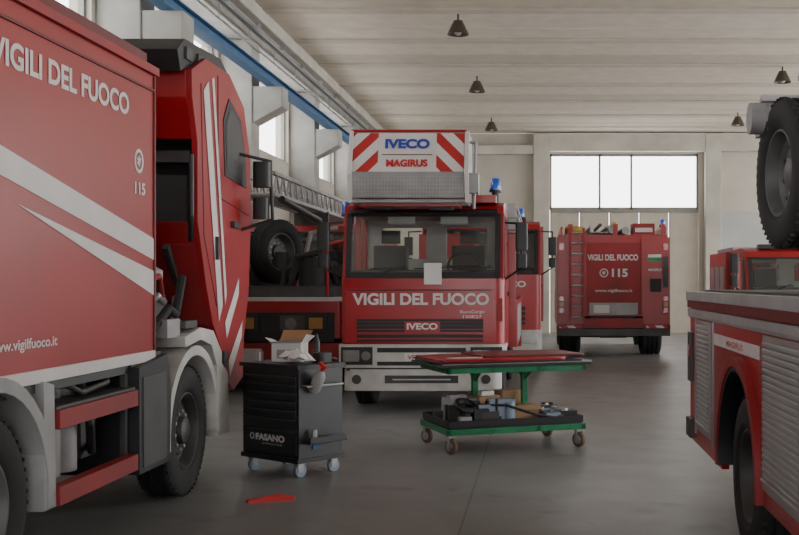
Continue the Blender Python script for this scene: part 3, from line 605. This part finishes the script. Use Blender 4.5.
b.tube([(w,-d+.05,.8),(w+.06,-d+.05,.8),(w+.06,d-.05,.8),(w,d-.05,.8)],.012,STL)
b.box(w,w+.11,-d+.04,d-.04,.3,.31,BLK); b.box(w+.1,w+.11,-d+.04,d-.04,.3,.36,BLK)
b.cyl((w+.05,-.12,.31),(w+.05,-.12,.42),.025,STL); b.box(w+.003,w+.01,-.1,.0,.24,.34,BLUE)
b.M=TC@Matrix.Translation((w+.08,-.1,.86))@Matrix.Rotation(math.radians(32),4,'Y')
b.lathe([(.05,0),(.055,.02),(.055,.15),(.035,.19),(.016,.21)],(0,0,-.12),(0,0,1),GRYP,20); b.cyl((0,0,.09),(0,0,.13),.018,RLET); b.box(-.06,.03,-.014,.014,.12,.15,RLET); b.box(-.057,-.03,-.02,.02,-.08,0.0,CARD)
b.done()
TT=TC@Matrix.Translation((0,0,.9855))
b=B('cardboard_box',.003); b.M=TT@Matrix.Translation((-.09,.05,0))@Matrix.Rotation(.5,4,'Z')
b.box(-.15,.13,-.08,.10,0,.17,PAPR); b.poly([(-.15,-.08,.17),(.13,-.08,.17),(.16,-.16,.21),(-.15,-.17,.18)],PAPR); b.poly([(-.15,.1,.17),(.13,.1,.17),(.16,.14,.28),(-.12,.13,.28)],CARD); b.poly([(-.15,-.08,.17),(-.15,.1,.17),(-.23,.1,.20),(-.22,-.07,.22)],PAPR)
b.poly([(.13,-.08,.17),(.13,.1,.17),(.2,.1,.23),(.18,-.07,.25)],PAPR); b.box(-.1,.05,-.0815,-.08,.03,.11,GRYP); b.done()
b=B('crumpled_paper_bag',0); b.M=TT
for i in range(11):
    c=Vector((.1+R.random()*.18,-.2+R.random()*.14,.04+R.random()*.05)); r=.045+R.random()*.03
    vs=[c+Vector((math.cos(a)*r*(1+R.random()*.4),math.sin(a)*r*(1+R.random()*.4),R.random()*.05-.025)) for a in[i*pi/3 for i in range(6)]]+[c+Vector((0,0,r)),c-Vector((0,0,.038))]
    b.add(vs,[(i,(i+1)%6,6) for i in range(6)]+[((i+1)%6,i,7) for i in range(6)],PAPR)
b.done(False)
b=B('work_gloves',.004); b.M=TT
b.prism(rrect(.2,.34,.04,.18,.03),0,.09,BLK,'z'); 
for i in range(4): b.cyl((.215+i*.033,.17,.04),(.205+i*.038,.24,.025),.015,BLK,8)
b.tube([(.2,.09,.04),(.17,.12,.03),(.16,.16,.02)],.015,BLK); b.done()
for dx,dy,m,h in((-.34,.14,RLET,1),(-.31,-.12,STL,.6),(.08,.21,BLK,1.3)):
    b=B('spray_can',.001); b.M=TT
    b.lathe([(.028,0),(.03,.01),(.03,.14*h),(.015,.165*h),(.012,.19*h),(0,.19*h)],(dx,dy,0),(0,0,1),m,20); b.done()
# ---------------------------------------------------------------- GREEN TROLLEY
b=B('workshop_trolley',.004)
T=Matrix.Translation((-.40,11.65,0))@Matrix.Rotation(math.radians(22),4,'Z')
b.M=T
L_,W_=.75,.48
for z in(.19,.80):
    for sy in(-W_,W_-.05): b.box(-L_,L_,sy,sy+.05,z,z+.06,GRN)
    for sx in(-L_,-.3,.2,L_-.05): b.box(sx,sx+.05,-W_,W_,z+.001,z+.055,GRN)
for sx in(-.33,.22):
    b.box(sx,sx+.06,-.03,.03,.24,.82,GRN)
    b.beam((sx+.03,0,.68),(sx+.03,-.2,.8),.025,.025,GRN); b.beam((sx+.03,0,.68),(sx+.03,.2,.8),.025,.025,GRN)
b.box(-L_+.03,L_-.03,-W_+.03,W_-.03,.245,.26,DRK)
for sy in(-W_+.02,W_-.03): b.box(-L_+.02,L_-.02,sy,sy+.01,.26,.33,BLK)
for sx in(-L_+.02,L_-.03): b.box(sx,sx+.01,-W_+.02,W_-.02,.26,.33,BLK)
for sx in(-L_+.06,L_-.06):
    for sy in(-W_+.05,W_-.05):
        b.box(sx-.04,sx+.04,sy-.04,sy+.04,.165,.19,STL)
        b.box(sx-.035,sx-.028,sy-.03,sy+.03,.06,.17,STL); b.box(sx+.028,sx+.035,sy-.03,sy+.03,.06,.17,STL)
        b.lathe([(.070,-.02),(.078,-.01),(.078,.01),(.070,.02)],(sx,sy,.078),(1,.5,0),CAST,24); b.cyl((sx-.03,sy-.015,.078),(sx+.03,sy+.015,.078),.042,STL,20)
b.done()
b=B('vehicle_body_panel',.006); b.M=T
b.box(-.84,.8,-.52,.50,.862,.885,DRK); b.box(-.80,.82,-.48,.52,.885,.90,GRYP); b.box(-.83,.7,-.5,.5,.90,.915,BLK); b.prism(rrect(-.82,.55,-.47,.44,.08),.915,.94,RED,'z'); b.prism(rrect(-.3,.82,-.3,.5,.05),.94,.96,DRED,'z')
b.box(-.7,-.32,-.3,-.28,.94,.95,WHT); b.done()
b=B('cardboard_box',.003); b.M=T@Matrix.Translation((.0,-.14,.262))@Matrix.Rotation(.2,4,'Z')
b.box(0,.32,-.12,.15,0,.17,CARD); b.poly([(0,-.12,.17),(.32,-.12,.17),(.33,-.2,.13),(0,-.21,.14)],CARD); b.box(-.30,-.04,.05,.3,0,.27,CARD); b.box(.06,.3,.18,.38,0,.30,CARD); b.box(-.25,-.1,.08,.2,.272,.32,PAPR); b.done()
b=B('spare_parts_pile',.003); b.M=T@Matrix.Translation((0,0,.262))
for i in range(54):
    x=-.66+R.random()*.62 if i<34 else .38+R.random()*.28; y=-.38+R.random()*.7
    s_=.03+R.random()*.07; m=R.choice([DST,STL,BLK,GRYP,DRK,DST,BLUC]); h=.05+R.random()*(.24 if i<34 else .09)
    if x>-.3 and y>-.12 and i<34: y=-.3
    if R.random()<.6: b.box(x-s_,x+s_,y-s_*.6,y+s_*.6,0,h,m)
    else: b.cyl((x,y,0),(x,y,h),s_*.6,m,14)
b.lathe([(.09+.035*math.cos(a*pi/4),.035*math.sin(a*pi/4)) for a in range(8)],(-.5,-.3,.2),(.2,-.5,1),BLK,24,True)
b.box(-.6,-.3,-.1,.2,.0,.25,GRYP); b.tube([(-.4,-.3,.2),(-.1,-.38,.2),(.2,-.43,.1),(.45,-.4,.05),(.66,-.3,.09)],.014,BLK); b.tube([(.4,-.1,.1),(.55,.1,.14),(.66,.3,.06)],.016,STL)
b.done()
b=B('red_strap',.003)
b.M=Matrix.Translation((-2.1,8.65,0))@Matrix.Rotation(math.radians(20),4,'Z')
b.add([(-.18,-.03,0),(-.05,-.045,.0),(.1,-.03,0),(.19,-.02,0),(.18,.03,0),(.05,.05,0),(-.08,.03,0),(-.19,.03,0),(-.17,-.02,.02),(-.05,-.03,.045),(.1,-.02,.025),(.18,-.01,.04),(.17,.02,.03),(.05,.03,.05),(-.08,.02,.03),(-.17,.02,.025)],
 [(0,1,9,8),(1,2,10,9),(2,3,11,10),(3,4,12,11),(4,5,13,12),(5,6,14,13),(6,7,15,14),(7,0,8,15),(8,9,14,15),(9,10,13,14),(10,11,12,13)],RLET); b.done(False)
# ---------------------------------------------------------------- world / camera
w=bpy.data.worlds.new('World'); bpy.context.scene.world=w; w.use_nodes=True
bg=w.node_tree.nodes['Background']; bg.inputs[0].default_value=(.99,.99,.985,1); bg.inputs[1].default_value=5.9
cd=bpy.data.cameras.new('camera'); cam=bpy.data.objects.new('camera',cd); bpy.context.collection.objects.link(cam)
cam.location=(0,0,1.7); cam.rotation_euler=(pi/2,0,0); cd.sensor_width=36; cd.lens=50
cd.shift_x=-(540-399.5)/799; cd.shift_y=15.5/799; cd.clip_start=.05
bpy.context.scene.camera=cam
